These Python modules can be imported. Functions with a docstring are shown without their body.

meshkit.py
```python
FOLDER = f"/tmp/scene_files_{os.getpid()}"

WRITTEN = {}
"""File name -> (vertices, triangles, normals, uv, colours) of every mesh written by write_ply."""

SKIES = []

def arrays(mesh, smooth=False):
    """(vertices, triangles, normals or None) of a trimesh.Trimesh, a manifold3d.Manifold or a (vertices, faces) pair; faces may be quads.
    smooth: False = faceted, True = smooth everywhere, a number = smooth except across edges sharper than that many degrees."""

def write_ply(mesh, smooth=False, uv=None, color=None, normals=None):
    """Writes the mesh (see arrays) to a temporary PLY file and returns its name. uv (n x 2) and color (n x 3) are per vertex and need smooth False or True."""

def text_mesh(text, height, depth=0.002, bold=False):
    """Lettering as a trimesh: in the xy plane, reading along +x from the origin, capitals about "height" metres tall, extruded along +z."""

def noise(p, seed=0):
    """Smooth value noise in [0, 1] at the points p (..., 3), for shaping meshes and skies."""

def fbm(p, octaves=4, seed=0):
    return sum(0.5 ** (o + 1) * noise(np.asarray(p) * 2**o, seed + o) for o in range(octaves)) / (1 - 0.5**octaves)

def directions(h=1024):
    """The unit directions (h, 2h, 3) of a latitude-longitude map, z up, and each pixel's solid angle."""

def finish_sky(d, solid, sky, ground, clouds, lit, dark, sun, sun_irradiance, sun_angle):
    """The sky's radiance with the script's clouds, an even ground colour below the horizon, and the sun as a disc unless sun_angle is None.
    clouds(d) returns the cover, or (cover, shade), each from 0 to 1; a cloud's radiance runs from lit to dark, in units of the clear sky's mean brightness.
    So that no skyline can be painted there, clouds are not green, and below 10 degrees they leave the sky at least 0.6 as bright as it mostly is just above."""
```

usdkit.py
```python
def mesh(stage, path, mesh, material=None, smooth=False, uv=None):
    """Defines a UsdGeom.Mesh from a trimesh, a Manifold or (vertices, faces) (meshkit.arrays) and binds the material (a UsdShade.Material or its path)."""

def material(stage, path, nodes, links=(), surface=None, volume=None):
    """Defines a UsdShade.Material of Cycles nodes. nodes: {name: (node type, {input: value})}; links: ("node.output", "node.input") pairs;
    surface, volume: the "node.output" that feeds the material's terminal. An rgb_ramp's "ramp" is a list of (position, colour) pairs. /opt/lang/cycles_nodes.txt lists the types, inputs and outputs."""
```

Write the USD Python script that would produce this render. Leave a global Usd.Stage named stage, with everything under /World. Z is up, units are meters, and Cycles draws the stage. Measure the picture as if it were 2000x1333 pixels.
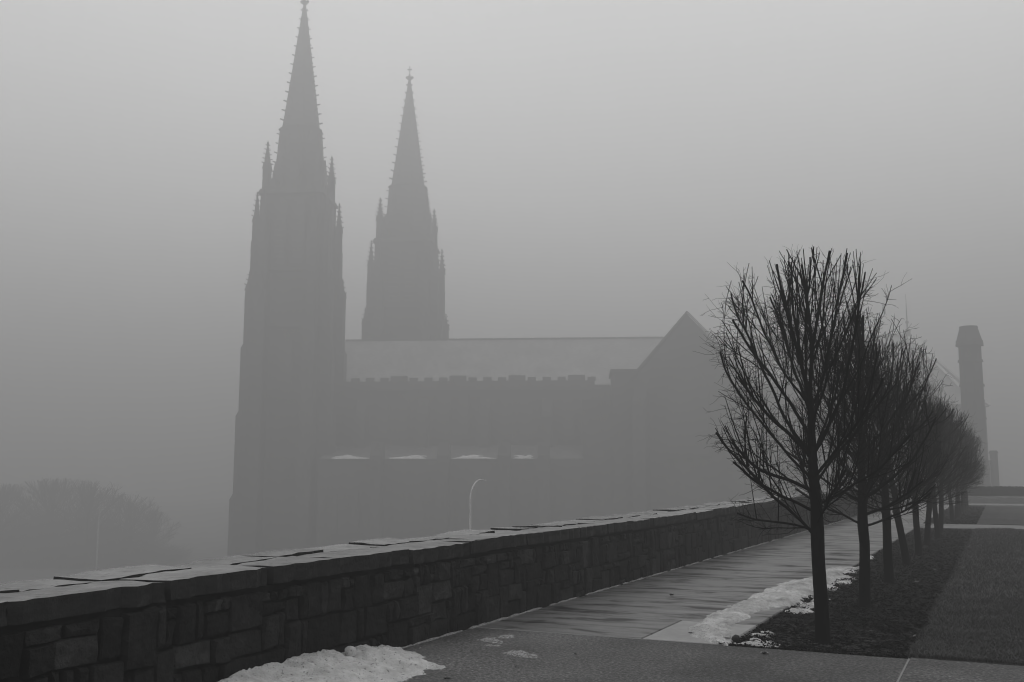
import math
import numpy as np, trimesh, usdkit, meshkit
from pxr import Usd, UsdGeom, UsdLux, UsdShade, Gf, Sdf, Vt
from shapely.geometry import Polygon

stage = Usd.Stage.CreateInMemory()
UsdGeom.SetStageUpAxis(stage, 'Z')
UsdGeom.SetStageMetersPerUnit(stage, 1.0)
UsdGeom.Xform.Define(stage, '/World')
UsdGeom.Scope.Define(stage, '/World/Looks')

# ------------------------------------------------------------------ camera, sky, sun, exposure
PITCH = 7.407
EXPOSURE = 0.2
SKY_STRENGTH = 0.1
CLOUD = 9.8                 # radiance of the overcast at the zenith, in the sky texture's units
SUN_EL, SUN_AZ = math.radians(56), math.radians(-2)      # direction towards the veiled sun (azimuth from +y towards +x)
SUN_INT = 0.15
FOG, FOG_ALBEDO, FOG_G = 0.0068, 1.0, 0.38

cam = UsdGeom.Camera.Define(stage, '/World/camera')
cam.CreateHorizontalApertureAttr(36.0)
cam.CreateVerticalApertureAttr(36.0 * 682 / 1024)
cam.CreateFocalLengthAttr(36.0)
cam.CreateExposureAttr(EXPOSURE)
cam.CreateClippingRangeAttr(Gf.Vec2f(0.05, 5000))
cx = UsdGeom.Xformable(cam)
cx.AddTranslateOp().Set(Gf.Vec3d(0, 0, 1.7))
cx.AddRotateXOp().Set(90 + PITCH)

to_sun = np.array([math.sin(SUN_AZ) * math.cos(SUN_EL), math.cos(SUN_AZ) * math.cos(SUN_EL), math.sin(SUN_EL)])
sun = UsdLux.DistantLight.Define(stage, '/World/sun')
sun.CreateIntensityAttr(SUN_INT)
sun.CreateAngleAttr(40.0)
sun.CreateColorAttr(Gf.Vec3f(1, 0.99, 0.985))
sun.CreateNormalizeAttr(True)
sx = UsdGeom.Xformable(sun)
sx.AddRotateZOp().Set(-math.degrees(SUN_AZ))
sx.AddRotateXOp().Set(-(90 - math.degrees(SUN_EL)))

dome = UsdLux.DomeLight.Define(stage, '/World/sky')
dome.GetPrim().SetCustomDataByKey('kind', 'structure')
skymat = usdkit.material(stage, '/World/Looks/overcast_sky', {
    'tc': ('texture_coordinate', {}),
    'sky': ('sky_texture', {'sky_type': 'single_scattering', 'sun_disc': False, 'sun_elevation': SUN_EL, 'sun_rotation': SUN_AZ}),
    'bw': ('rgb_to_bw', {}),
    'xyz': ('separate_xyz', {}),
    # inside deep fog the overcast is even from the horizon to the zenith
    'cie': ('map_range', {'from_min': 0.0, 'from_max': 1.0, 'to_min': CLOUD * 1.0, 'to_max': CLOUD, 'clamp': True}),
    'map': ('mapping', {'scale': (1.0, 1.0, 2.2)}),
    'noise': ('noise_texture', {'scale': 1.6, 'detail': 3.0, 'roughness': 0.45}),
    'var': ('map_range', {'from_min': 0.3, 'from_max': 0.7, 'to_min': 0.93, 'to_max': 1.07, 'clamp': True}),
    'cloud': ('math', {'math_type': 'multiply'}),
    'cover': ('mix_color', {'fac': 0.95}),
    'bg': ('background_shader', {'strength': SKY_STRENGTH})},
    [('tc.generated', 'xyz.vector'), ('xyz.z', 'cie.value'), ('tc.generated', 'map.vector'), ('map.vector', 'noise.vector'), ('noise.fac', 'var.value'),
     ('cie.result', 'cloud.value1'), ('var.result', 'cloud.value2'), ('sky.color', 'bw.color'),
     ('bw.val', 'cover.a'), ('cloud.value', 'cover.b'), ('cover.result', 'bg.color')], surface='bg.background')
UsdShade.MaterialBindingAPI.Apply(dome.GetPrim()).Bind(skymat)

# ------------------------------------------------------------------ helpers
used = {}
def numbered(path):
    n = used.get(path, 0)
    used[path] = n + 1
    return path if n == 0 else f'{path}_{n:03d}'

def tag(prim, label=None, cat=None, group=None, kind=None):
    prim = prim.GetPrim() if hasattr(prim, 'GetPrim') else prim
    for k, v in (('label', label), ('category', cat), ('group', group), ('kind', kind)):
        if v:
            prim.SetCustomDataByKey(k, v)
    return prim

def obj(name, mesh, m, parent=None, smooth=False, **kw):
    path = numbered((str(parent.GetPath()) if parent else '/World') + '/' + name)
    p = usdkit.mesh(stage, path, mesh, '/World/Looks/' + m, smooth).GetPrim()
    return tag(p, **kw)

def thing(name, loc=(0, 0, 0), rot=(0, 0, 0), scale=None, parent=None, **kw):
    path = numbered((str(parent.GetPath()) if parent else '/World') + '/' + name)
    x = UsdGeom.Xform.Define(stage, path)
    x.AddTranslateOp().Set(Gf.Vec3d(*map(float, loc)))
    x.AddRotateXYZOp().Set(Gf.Vec3f(*map(float, rot)))
    if scale is not None:
        x.AddScaleOp().Set(Gf.Vec3f(*map(float, scale)))
    return tag(x.GetPrim(), **kw)

def copy_of(root, name, loc, rot=(0, 0, 0), scale=None, **kw):
    p = thing(name, loc, rot, scale, **kw)
    p.GetReferences().AddInternalReference(root.GetPath())
    p.SetInstanceable(True)
    return p

def cat(parts):
    vs, fs, n = [], [], 0
    for v, f in parts:
        v, f = np.asarray(v, float), np.asarray(f, int)
        if f.shape[1] == 4:
            f = np.vstack([f[:, [0, 1, 2]], f[:, [0, 2, 3]]])
        vs.append(v); fs.append(f + n); n += len(v)
    return np.vstack(vs), np.vstack(fs)

def vf(m):
    return np.asarray(m.vertices), np.asarray(m.faces)

def box(x0, x1, y0, y1, z0, z1):
    m = trimesh.creation.box((x1 - x0, y1 - y0, z1 - z0))
    return np.asarray(m.vertices) + [(x0 + x1) / 2, (y0 + y1) / 2, (z0 + z1) / 2], np.asarray(m.faces)

def hull(pts):
    return vf(trimesh.convex.convex_hull(np.asarray(pts, float)))

def frustum(cx_, cy, z0, z1, hx0, hy0, hx1, hy1, ox=0, oy=0):
    return hull([(cx_ + sx * hx0, cy + sy * hy0, z0) for sx in (-1, 1) for sy in (-1, 1)] +
                [(cx_ + ox + sx * hx1, cy + oy + sy * hy1, z1) for sx in (-1, 1) for sy in (-1, 1)])

def ngon(n, cx_, cy, z0, z1, r0, r1, ph=None):
    a = np.arange(n) * 2 * np.pi / n + (np.pi / n if ph is None else ph)
    lo = np.c_[cx_ + r0 * np.cos(a), cy + r0 * np.sin(a), np.full(n, z0)]
    hi = np.c_[cx_ + r1 * np.cos(a), cy + r1 * np.sin(a), np.full(n, z1)]
    return hull(np.vstack([lo, hi]))

def tubes(lines, sides, cap=True):
    """lines: list of (points (n,3), radii (n,)) as tubes in one mesh, closed at the tip."""
    vs, fs, n = [], [], 0
    ang = np.arange(sides) * 2 * np.pi / sides
    for p, r in lines:
        p = np.asarray(p, float); r = np.asarray(r, float)
        t = np.gradient(p, axis=0)
        t /= np.linalg.norm(t, axis=1, keepdims=True) + 1e-12
        ref = np.array([0.3, 0.2, 1.0]) if abs(t[:, 2].mean()) < 0.8 else np.array([1.0, 0.1, 0.0])
        a = np.cross(t, ref); a /= np.linalg.norm(a, axis=1, keepdims=True) + 1e-12
        b = np.cross(t, a)
        v = p[:, None] + r[:, None, None] * (np.cos(ang)[None, :, None] * a[:, None] + np.sin(ang)[None, :, None] * b[:, None])
        k = len(p)
        i, j = np.meshgrid(np.arange(k - 1), np.arange(sides), indexing='ij')
        q = np.stack([i * sides + j, i * sides + (j + 1) % sides, (i + 1) * sides + (j + 1) % sides, (i + 1) * sides + j], -1).reshape(-1, 4)
        f = np.vstack([q[:, [0, 1, 2]], q[:, [0, 2, 3]]])
        v = v.reshape(-1, 3)
        if cap:
            v = np.vstack([v, p[-1:] + t[-1] * r[-1] * 0.15])
            c = len(v) - 1
            e = (k - 1) * sides
            f = np.vstack([f, [(e + m, e + (m + 1) % sides, c) for m in range(sides)]])
        vs.append(v); fs.append(f + n); n += len(v)
    return np.vstack(vs), np.vstack(fs)[:, ::-1]

# terrace frame: s runs along the walk, t to its right
WA = math.atan(958 / (2000 / math.cos(math.radians(PITCH))))
dS, dT = np.array([math.sin(WA), math.cos(WA)]), np.array([math.cos(WA), -math.sin(WA)])
def W(s, t, z=0.0):
    s, t, z = np.broadcast_arrays(np.asarray(s, float), t, z)
    return np.stack([s * dS[0] + t * dT[0], s * dS[1] + t * dT[1], z], -1)
def stz(mesh):
    """from (s, t, z) coordinates to the world (the frame is left-handed: faces turn round)."""
    v, f = mesh
    f = np.asarray(f)
    if f.shape[1] == 4:
        f = np.vstack([f[:, [0, 1, 2]], f[:, [0, 2, 3]]])
    return W(v[:, 0], v[:, 1], v[:, 2]), f[:, ::-1]

# ------------------------------------------------------------------ materials (all greys: the photograph is black and white)
g3 = lambda v: (v, v, v)
def mat(name, lo, hi, scale=4.0, rough=0.7, detail=6.0, bump=0.0, bscale=30.0, bdist=0.01, spec=0.3, stretch=(1, 1, 1), rz=0.0,
        space='position', specks=None, island=0.0, rough2=None, big=None):
    n = {'g': ('geometry', {}), 'tc': ('texture_coordinate', {}),
         'map': ('mapping', {'scale': stretch, 'rotation': (0, 0, rz)}),
         'n': ('noise_texture', {'scale': scale, 'detail': detail, 'roughness': 0.62}),
         'r': ('rgb_ramp', {'ramp': [(0.28, g3(lo)), (0.72, g3(hi))]}),
         'p': ('principled_bsdf', {'roughness': rough, 'specular_ior_level': spec})}
    src = 'g.position' if space == 'position' else 'tc.object'
    l = [(src, 'map.vector'), ('map.vector', 'n.vector'), ('n.fac', 'r.fac')]
    col = 'r.color'
    if big:
        n['bn'] = ('noise_texture', {'scale': big[0], 'detail': 3.0})
        n['br'] = ('rgb_ramp', {'ramp': [(0.35, g3(big[1])), (0.65, g3(big[2]))]})
        n['bm'] = ('mix_color', {'blend_type': 'multiply', 'fac': 1.0})
        l += [(src, 'bn.vector'), ('bn.fac', 'br.fac'), (col, 'bm.a'), ('br.color', 'bm.b')]
        col = 'bm.result'
    if specks:
        sc, at_, val = specks
        n['sn'] = ('noise_texture', {'scale': sc, 'detail': 2.0})
        n['sr'] = ('rgb_ramp', {'ramp': [(at_ - 0.03, g3(1.0)), (at_ + 0.03, g3(val))]})
        n['sm'] = ('mix_color', {'blend_type': 'multiply', 'fac': 1.0})
        l += [(src, 'sn.vector'), ('sn.fac', 'sr.fac'), (col, 'sm.a'), ('sr.color', 'sm.b')]
        col = 'sm.result'
    if island:
        n['ir'] = ('rgb_ramp', {'ramp': [(0, g3(1 - island)), (1, g3(1 + island))]})
        n['im'] = ('mix_color', {'blend_type': 'multiply', 'fac': 1.0, 'use_clamp': False})
        l += [('g.random_per_island', 'ir.fac'), (col, 'im.a'), ('ir.color', 'im.b')]
        col = 'im.result'
    l.append((col, 'p.base_color'))
    if rough2 is not None:
        n['rr'] = ('map_range', {'from_min': 0.35, 'from_max': 0.65, 'to_min': rough, 'to_max': rough2, 'clamp': True})
        l += [('n.fac', 'rr.value'), ('rr.result', 'p.roughness')]
    if bump:
        n['b'] = ('bump', {'strength': bump, 'distance': bdist})
        n['b2'] = ('noise_texture', {'scale': bscale, 'detail': 5.0, 'roughness': 0.6})
        l += [(src, 'b2.vector'), ('b2.fac', 'b.height'), ('b.normal', 'p.normal')]
    usdkit.material(stage, '/World/Looks/' + name, n, l, surface='p.BSDF')

STONES = ['wall_stone_a', 'wall_stone_b', 'wall_stone_c', 'wall_stone_d', 'wall_stone_e', 'wall_stone_f']
for nm, lo, hi in zip(STONES, (.004, .006, .011, .005, .019, .008), (.012, .018, .03, .021, .044, .026)):
    mat(nm, lo, hi, scale=9, rough=0.75, bump=1.0, bscale=15, bdist=0.045, spec=0.12, big=(2.0, .7, 1.15))
mat('wall_stone_far', .009, .027, scale=6, rough=0.75, bump=0.6, bscale=22, bdist=0.02, spec=0.12, island=0.35)
mat('mortar', .008, .014, scale=12, rough=0.9, bump=0.5, bscale=60)
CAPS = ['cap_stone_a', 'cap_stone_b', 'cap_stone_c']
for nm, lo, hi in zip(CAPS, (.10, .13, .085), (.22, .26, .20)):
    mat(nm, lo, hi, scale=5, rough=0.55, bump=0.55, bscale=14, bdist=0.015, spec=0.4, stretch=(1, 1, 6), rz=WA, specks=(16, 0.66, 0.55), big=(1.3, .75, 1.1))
mat('shaded_cap_side', .005, .015, scale=6, rough=0.75, bump=0.8, bscale=18, bdist=0.02, stretch=(1, 1, 5))
mat('snow', .36, .62, scale=7, rough=0.7, bump=1.0, bscale=55, bdist=0.02, spec=0.3, specks=(38, 0.66, 0.35))
mat('old_snow', .36, .62, scale=9, rough=0.7, bump=0.9, bscale=60, bdist=0.015, spec=0.3, specks=(75, 0.62, 0.45), big=(2.2, .7, 1.12))
mat('thin_ice', .12, .36, scale=30, rough=0.6, bump=0.6, bscale=60, bdist=0.01, specks=(45, 0.55, .35))
mat('far_snow', .6, .8, scale=1.5, rough=0.8)
mat('asphalt', .004, .13, scale=27, detail=7, rough=0.8, bump=1.0, bscale=60, bdist=0.01, spec=0.3, specks=(42, 0.56, 2.0), big=(0.7, .6, 1.2))
mat('concrete_walk', .10, .19, scale=30, rough=0.7, bump=0.4, bscale=90, bdist=0.004, spec=0.3, big=(0.6, .8, 1.1))
mat('light_slab', .2, .27, scale=8, rough=0.5, bump=0.3, bscale=70, bdist=0.004, spec=0.4, big=(1.5, .85, 1.08))
mat('joint', .02, .04, scale=20, rough=0.9)
mat('pale_seam', .16, .26, scale=30, rough=0.8)
mat('mulch', .004, .015, scale=26, rough=0.9, bump=1.0, bscale=40, bdist=0.03, spec=0.15)
mat('mulch_chip', .004, .017, scale=10, rough=0.85, island=0.7, spec=0.2)
mat('straw', .10, .2, scale=10, rough=0.8, island=0.4)
mat('turf', .05, .09, scale=18, rough=0.9, bump=1.0, bscale=60, bdist=0.03, spec=0.1, big=(0.5, .75, 1.15))
mat('grass', .085, .155, scale=1.2, rough=0.7, island=0.45, spec=0.2)
mat('bark', .005, .012, scale=22, rough=0.85, bump=0.8, bscale=40, bdist=0.012, spec=0.06, stretch=(1, 1, .25), space='object')
mat('twig', .006, .013, scale=6, rough=0.8, spec=0.06, space='object')
mat('church_stone', .05, .08, scale=0.9, rough=0.85, bump=0.6, bscale=3, bdist=0.05, spec=0.15, big=(0.12, .8, 1.15))
mat('church_trim', .055, .09, scale=1.5, rough=0.85, spec=0.15)
mat('slate', .2, .3, scale=1.2, rough=0.6, spec=0.3, stretch=(1, 1, 3), big=(0.2, .85, 1.1))
mat('dark_glass', .03, .05, scale=2, rough=0.35, spec=0.5)
mat('lead', .09, .13, scale=1, rough=0.6)
mat('galvanised', .45, .55, scale=6, rough=0.45, spec=0.5)
mat('lamp_lens', .4, .5, scale=6, rough=0.2, spec=0.5)
mat('hedge_leaf', .03, .06, scale=8, rough=0.75, island=0.4)
mat('soil', .05, .09, scale=0.3, rough=0.95)
mat('street', .06, .09, scale=3, rough=0.8)
mat('dead_leaf', .05, .12, scale=20, rough=0.7, island=0.3)
mat('pale_leaf', .2, .4, scale=20, rough=0.7, island=0.3)
mat('black_stone', .012, .025, scale=14, rough=0.6, bump=0.5, bscale=40)

# wet concrete: darker, glossier streaks lie across the walk
usdkit.material(stage, '/World/Looks/wet_concrete', {
    'g': ('geometry', {}),
    'rot': ('vector_rotate', {'rotate_type': 'z_axis', 'angle': WA}),       # x = t, y = s
    'map': ('mapping', {'scale': (0.75, 1.7, 1)}),
    'streak': ('noise_texture', {'scale': 1.5, 'detail': 5.0, 'roughness': 0.58, 'distortion': 0.35}),
    'map2': ('mapping', {'scale': (0.28, 3.4, 1)}),
    'fine': ('noise_texture', {'scale': 1.7, 'detail': 5.0, 'roughness': 0.65}),
    'sr': ('rgb_ramp', {'ramp': [(0.36, g3(.010)), (0.415, g3(.04)), (0.465, g3(.10)), (0.58, g3(.125)), (0.70, g3(.16))]}),
    'fr': ('rgb_ramp', {'ramp': [(0.33, g3(.3)), (0.41, g3(.88)), (0.7, g3(1.1))]}),
    'gr': ('noise_texture', {'scale': 90.0, 'detail': 2.0}),
    'grr': ('rgb_ramp', {'ramp': [(0.3, g3(.8)), (0.7, g3(1.2))]}),
    'm1': ('mix_color', {'blend_type': 'multiply', 'fac': 1.0}),
    'm2': ('mix_color', {'blend_type': 'multiply', 'fac': 1.0}),
    'ro': ('map_range', {'from_min': 0.36, 'from_max': 0.6, 'to_min': 0.5, 'to_max': 0.36, 'clamp': True}),
    'b': ('bump', {'strength': 0.25, 'distance': 0.004}),
    'sp': ('map_range', {'from_min': 0.38, 'from_max': 0.47, 'to_min': 0.12, 'to_max': 0.36, 'clamp': True}),
    'mn': ('math', {'math_type': 'minimum'}),
    'p': ('principled_bsdf', {'specular_ior_level': 0.3})},
    [('streak.fac', 'mn.value1'), ('fine.fac', 'mn.value2'), ('mn.value', 'sp.value'), ('sp.result', 'p.specular_ior_level'), ('g.position', 'rot.vector'), ('rot.vector', 'map.vector'), ('map.vector', 'streak.vector'), ('rot.vector', 'map2.vector'), ('map2.vector', 'fine.vector'),
     ('g.position', 'gr.vector'), ('streak.fac', 'sr.fac'), ('fine.fac', 'fr.fac'), ('gr.fac', 'grr.fac'), ('sr.color', 'm1.a'), ('fr.color', 'm1.b'),
     ('m1.result', 'm2.a'), ('grr.color', 'm2.b'), ('m2.result', 'p.base_color'), ('streak.fac', 'ro.value'), ('ro.result', 'p.roughness'),
     ('gr.fac', 'b.height'), ('b.normal', 'p.normal')], surface='p.BSDF')

# ------------------------------------------------------------------ ground
LOW = -20.0
obj('ground', box(-800, 800, -800, 800, LOW - 5.0, LOW), 'soil', kind='structure', label='lower ground beyond the wall, lost in fog', cat='ground')
obj('road', stz(box(-200, 300, -34, -20, LOW, LOW + 0.01)), 'street', kind='structure', label='street at the foot of the terrace wall, hidden in fog', cat='road')
WALL_F, WALL_B = -5.45, -6.42
obj('terrace', stz(box(-40, 130, -6.30, 70, LOW, -0.14)), 'mortar', kind='structure', label='raised terrace that carries the walk and lawns', cat='terrace')

def sheet(s0, s1, t0, t1, z, ds, dt, amp=0.0, freq=3.0, seed=0, z_low=-0.13, edge=None):
    """A closed slab with a gently uneven top."""
    ns, nt = max(2, int((s1 - s0) / ds) + 1), max(2, int((t1 - t0) / dt) + 1)
    S, T = np.meshgrid(np.linspace(s0, s1, ns), np.linspace(t0, t1, nt), indexing='ij')
    Z = z + amp * (meshkit.fbm(np.stack([S * freq, T * freq, np.zeros_like(S)], -1), 3, seed) - 0.5) * 2
    if edge is not None:
        T = T + edge(S, T)
    v = np.stack([S, T, Z], -1).reshape(-1, 3)
    i, j = np.meshgrid(np.arange(ns - 1), np.arange(nt - 1), indexing='ij')
    q = np.stack([i * nt + j, (i + 1) * nt + j, (i + 1) * nt + j + 1, i * nt + j + 1], -1).reshape(-1, 4)
    ring = np.r_[np.arange(ns) * nt, (ns - 1) * nt + np.arange(1, nt), (np.arange(ns - 2, -1, -1)) * nt + nt - 1, np.arange(nt - 2, 0, -1)]
    lo = v[ring].copy(); lo[:, 2] = z_low
    n, k = len(v), len(ring)
    w = [(ring[m], n + m, n + (m + 1) % k, ring[(m + 1) % k]) for m in range(k)]
    return stz((np.vstack([v, lo]), np.vstack([q, w])))

S0 = 10.45
obj('asphalt_path', sheet(-14, S0 - 0.02, WALL_F + .02, -0.885, 0.0, 0.25, 0.25, 0.006, 0.9, 3), 'asphalt', smooth=30, kind='structure', label='speckled dark asphalt in the foreground between wall and seam', cat='path')
obj('asphalt_path', sheet(-14, S0 + 0.03, -0.865, 30, 0.003, 0.25, 0.5, 0.006, 0.9, 4), 'asphalt', smooth=30, kind='structure', label='speckled asphalt right of the pale seam in the foreground', cat='path')
obj('seam', stz(box(-14, S0 - 0.01, -0.885, -0.868, -0.13, 0.004)), 'pale_seam', kind='structure', label='pale filled seam running through the asphalt', cat='seam')
obj('path_edge', stz(box(S0 - 0.02, S0 + 0.012, WALL_F + .03, -2.62, -0.13, 0.006)), 'pale_seam', kind='structure', label='pale line where asphalt meets the concrete walk', cat='edging')

rng = np.random.default_rng(5)
walk = thing('walkway', kind='structure', label='wet concrete walk running beside the wall into the fog', cat='walkway')
def slab(s0, s1, t0, t1, z, bev=0.008):
    return hull([(s, t, -0.12) for s in (s0, s1) for t in (t0, t1)] + [(s, t, z - bev) for s in (s0, s1) for t in (t0, t1)] +
                [(s, t, z) for s in (s0 + bev, s1 - bev) for t in (t0 + bev, t1 - bev)])
obj('joint_bed', stz(box(S0 + .013, 65.8, WALL_F + .02, -2.62, -0.135, -0.02)), 'joint', walk)
s = S0 + 0.015
ROWS = [s]
while s < 64:
    L = 1.5 if len(ROWS) < 2 else 1.62
    s += L
    ROWS.append(s)
for k, (a, b) in enumerate(zip(ROWS[:-1], ROWS[1:])):
    for (t0, t1, col) in (((WALL_F + .03, -3.49, 0), (-3.482, -2.605, 1)) if k < 1 else ((WALL_F + .03, -2.605, 0),)):
        m = 'light_slab' if (k == 0 and col == 1) else 'wet_concrete'
        p = obj('paving_slab', stz(slab(a + .009, b - .009, t0, t1, 0.002 + rng.uniform(-.004, .004), .012)), m, walk)
        if m == 'light_slab':
            tag(p, label='pale dry corner slab beside the melting snow')

rag = lambda amp, f, seed: (lambda S, T: amp * (meshkit.fbm(np.stack([S * f, T * 0 + 3.3, T * 0], -1), 3, seed) - 0.5) * 2)
bed = sheet(S0 + .035, 35.7, -2.60, -0.80, -0.03, 0.045, 0.045, 0.028, 5.0, 8)
obj('mulch_bed', bed, 'mulch', smooth=40, kind='structure', label='dark mulch bed under the near row of trees', cat='mulch bed')
bed2 = sheet(38.7, 62.5, -2.60, -0.80, -0.03, 0.15, 0.15, 0.03, 3.0, 9)
obj('mulch_bed', bed2, 'mulch', smooth=40, kind='structure', label='dark mulch bed beyond the crossing path', cat='mulch bed')
lawn_edge = lambda S, T: np.where(T < -0.6, 0.05 * (meshkit.fbm(np.stack([S * 1.4, S * 0, S * 0], -1), 4, 21) - 0.5) * 2, 0)
lawn = sheet(S0 + .05, 35.7, -0.87, 30, 0.0, 0.2, 0.25, 0.02, 1.2, 11, edge=lawn_edge)
obj('lawn', lawn, 'turf', smooth=40, kind='structure', label='near lawn right of the tree bed', cat='lawn')
obj('lawn', sheet(38.7, 62.5, -0.90, 40, 0.0, 0.6, 0.6, 0.03, 0.8, 12), 'turf', smooth=40, kind='structure', label='second lawn beyond the crossing path', cat='lawn')
obj('lawn', sheet(66.4, 82.0, -5.3, 50, 0.0, 1.0, 1.0, 0.03, 0.6, 13), 'turf', smooth=40, kind='structure', label='far strip of lawn in front of the hedge', cat='lawn')
obj('crossing_path', stz(box(35.72, 38.66, -2.60, 30, -0.13, 0.003)), 'concrete_walk', kind='structure', label='pale concrete path crossing between the two lawns', cat='path')
obj('crossing_path', stz(box(62.6, 66.3, -2.60, 40, -0.13, 0.004)), 'concrete_walk', kind='structure', label='far pale path crossing where the walk ends', cat='path')
obj('kerb_stone', stz(box(82.1, 82.5, -5.3, 50, -0.13, 0.12)), 'light_slab', kind='structure', label='pale kerb at the foot of the far hedge', cat='kerb')

# grass blades (near lawn)
def blades(s0, s1, t0, t1, n, h, seed):
    r = np.random.default_rng(seed)
    S = s0 + (s1 - s0) * r.random(n) ** 1.35
    T = r.uniform(t0, t1, n)
    T = np.where(T < -0.8, T + 0.05 * (meshkit.fbm(np.stack([S * 1.4, S * 0, S * 0], -1), 4, 21) - 0.5) * 2, T)
    clump = meshkit.fbm(np.stack([S * 2.2, T * 2.2, S * 0], -1), 3, 5)
    hh = h * (0.45 + 1.1 * clump) * r.uniform(0.6, 1.3, n) * (1 + (S - s0) * 0.012)
    a = r.uniform(0, 2 * np.pi, n); w = 0.0035 * (1 + (S - s0) * 0.05)
    lean = r.normal(0, 0.6, (n, 2)) * hh[:, None]
    b = np.stack([S, T, -0.006 + 0.02 * (meshkit.fbm(np.stack([S * 1.2, T * 1.2, S * 0], -1), 3, 11) - 0.5) * 2], -1)
    u = np.stack([np.cos(a) * w, np.sin(a) * w, np.zeros(n)], -1)
    mid = b + np.c_[lean * 0.35, hh * 0.65]
    tip = b + np.c_[lean, hh]
    v = np.stack([b - u, b + u, mid - u * .8, mid + u * .8, tip], 1).reshape(-1, 3)
    k = (np.arange(n) * 5)[:, None]
    f = np.concatenate([k + [0, 1, 3], k + [0, 3, 2], k + [2, 3, 4]])
    return stz((v, f))
obj('grass', cat([blades(S0 + .06, 35.6, -0.89, 1.6, 70000, 0.035, 31), blades(S0 + .06, 16, -0.89, 0.9, 30000, 0.035, 32)]), 'grass', kind='stuff', label='short winter grass on the near lawn', cat='grass')

# mulch chips and pale straw
def chips(n, s0, s1, t0, t1, z, size, seed, power=1.6):
    r = np.random.default_rng(seed)
    S = s0 + (s1 - s0) * r.random(n) ** power; T = r.uniform(t0, t1, n)
    c = np.stack([S, T, z + r.uniform(-.008, .02, n)], -1)
    a = r.normal(size=(n, 3)); a[:, 2] *= 0.35; a /= np.linalg.norm(a, axis=1, keepdims=True)
    b = r.normal(size=(n, 3)); b[:, 2] *= 0.6; b -= a * (a * b).sum(1, keepdims=True); b /= np.linalg.norm(b, axis=1, keepdims=True)
    L = (size * r.uniform(.4, 1.3, n))[:, None]; w = L * r.uniform(.18, .5, n)[:, None]
    nrm = np.cross(a, b) * L * 0.12
    v = np.stack([c - a * L - b * w * .6, c + a * L - b * w, c + a * L * .8 + b * w, c - a * L * .9 + b * w * .8, c + nrm], 1).reshape(-1, 3)
    k = (np.arange(n) * 5)[:, None]
    f = np.concatenate([k + [0, 1, 4], k + [1, 2, 4], k + [2, 3, 4], k + [3, 0, 4]])
    return stz((v, f))
obj('mulch_chips', cat([chips(26000, S0 + .05, 35.5, -2.58, -0.86, -0.02, 0.026, 41, 2.2), chips(4000, 38.8, 60, -2.58, -0.92, -0.02, 0.05, 42)]), 'mulch_chip', kind='stuff', label='shredded dark bark mulch under the trees', cat='mulch')
def strands(n, s0, s1, t0, t1, z, seed, L0=.05, L1=.22):
    r = np.random.default_rng(seed); out = []
    for _ in range(n):
        a = r.normal(0.5 * np.pi, 0.8); L = r.uniform(L0, L1); k = r.normal(0, 1.2)
        u = np.linspace(-.5, .5, 5)
        ang = a + k * u
        p = np.stack([np.cos(ang) * u * L, np.sin(ang) * u * L, 0.006 + 0.012 * r.random() * (1 - 4 * u * u) + r.normal(0, .003, 5)], -1)
        p += [s0 + (s1 - s0) * r.random() ** 1.6, r.uniform(t0, t1), z]
        out.append((p, np.full(5, r.uniform(.0012, .0028))))
    return stz(tubes(out, 3))
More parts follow.
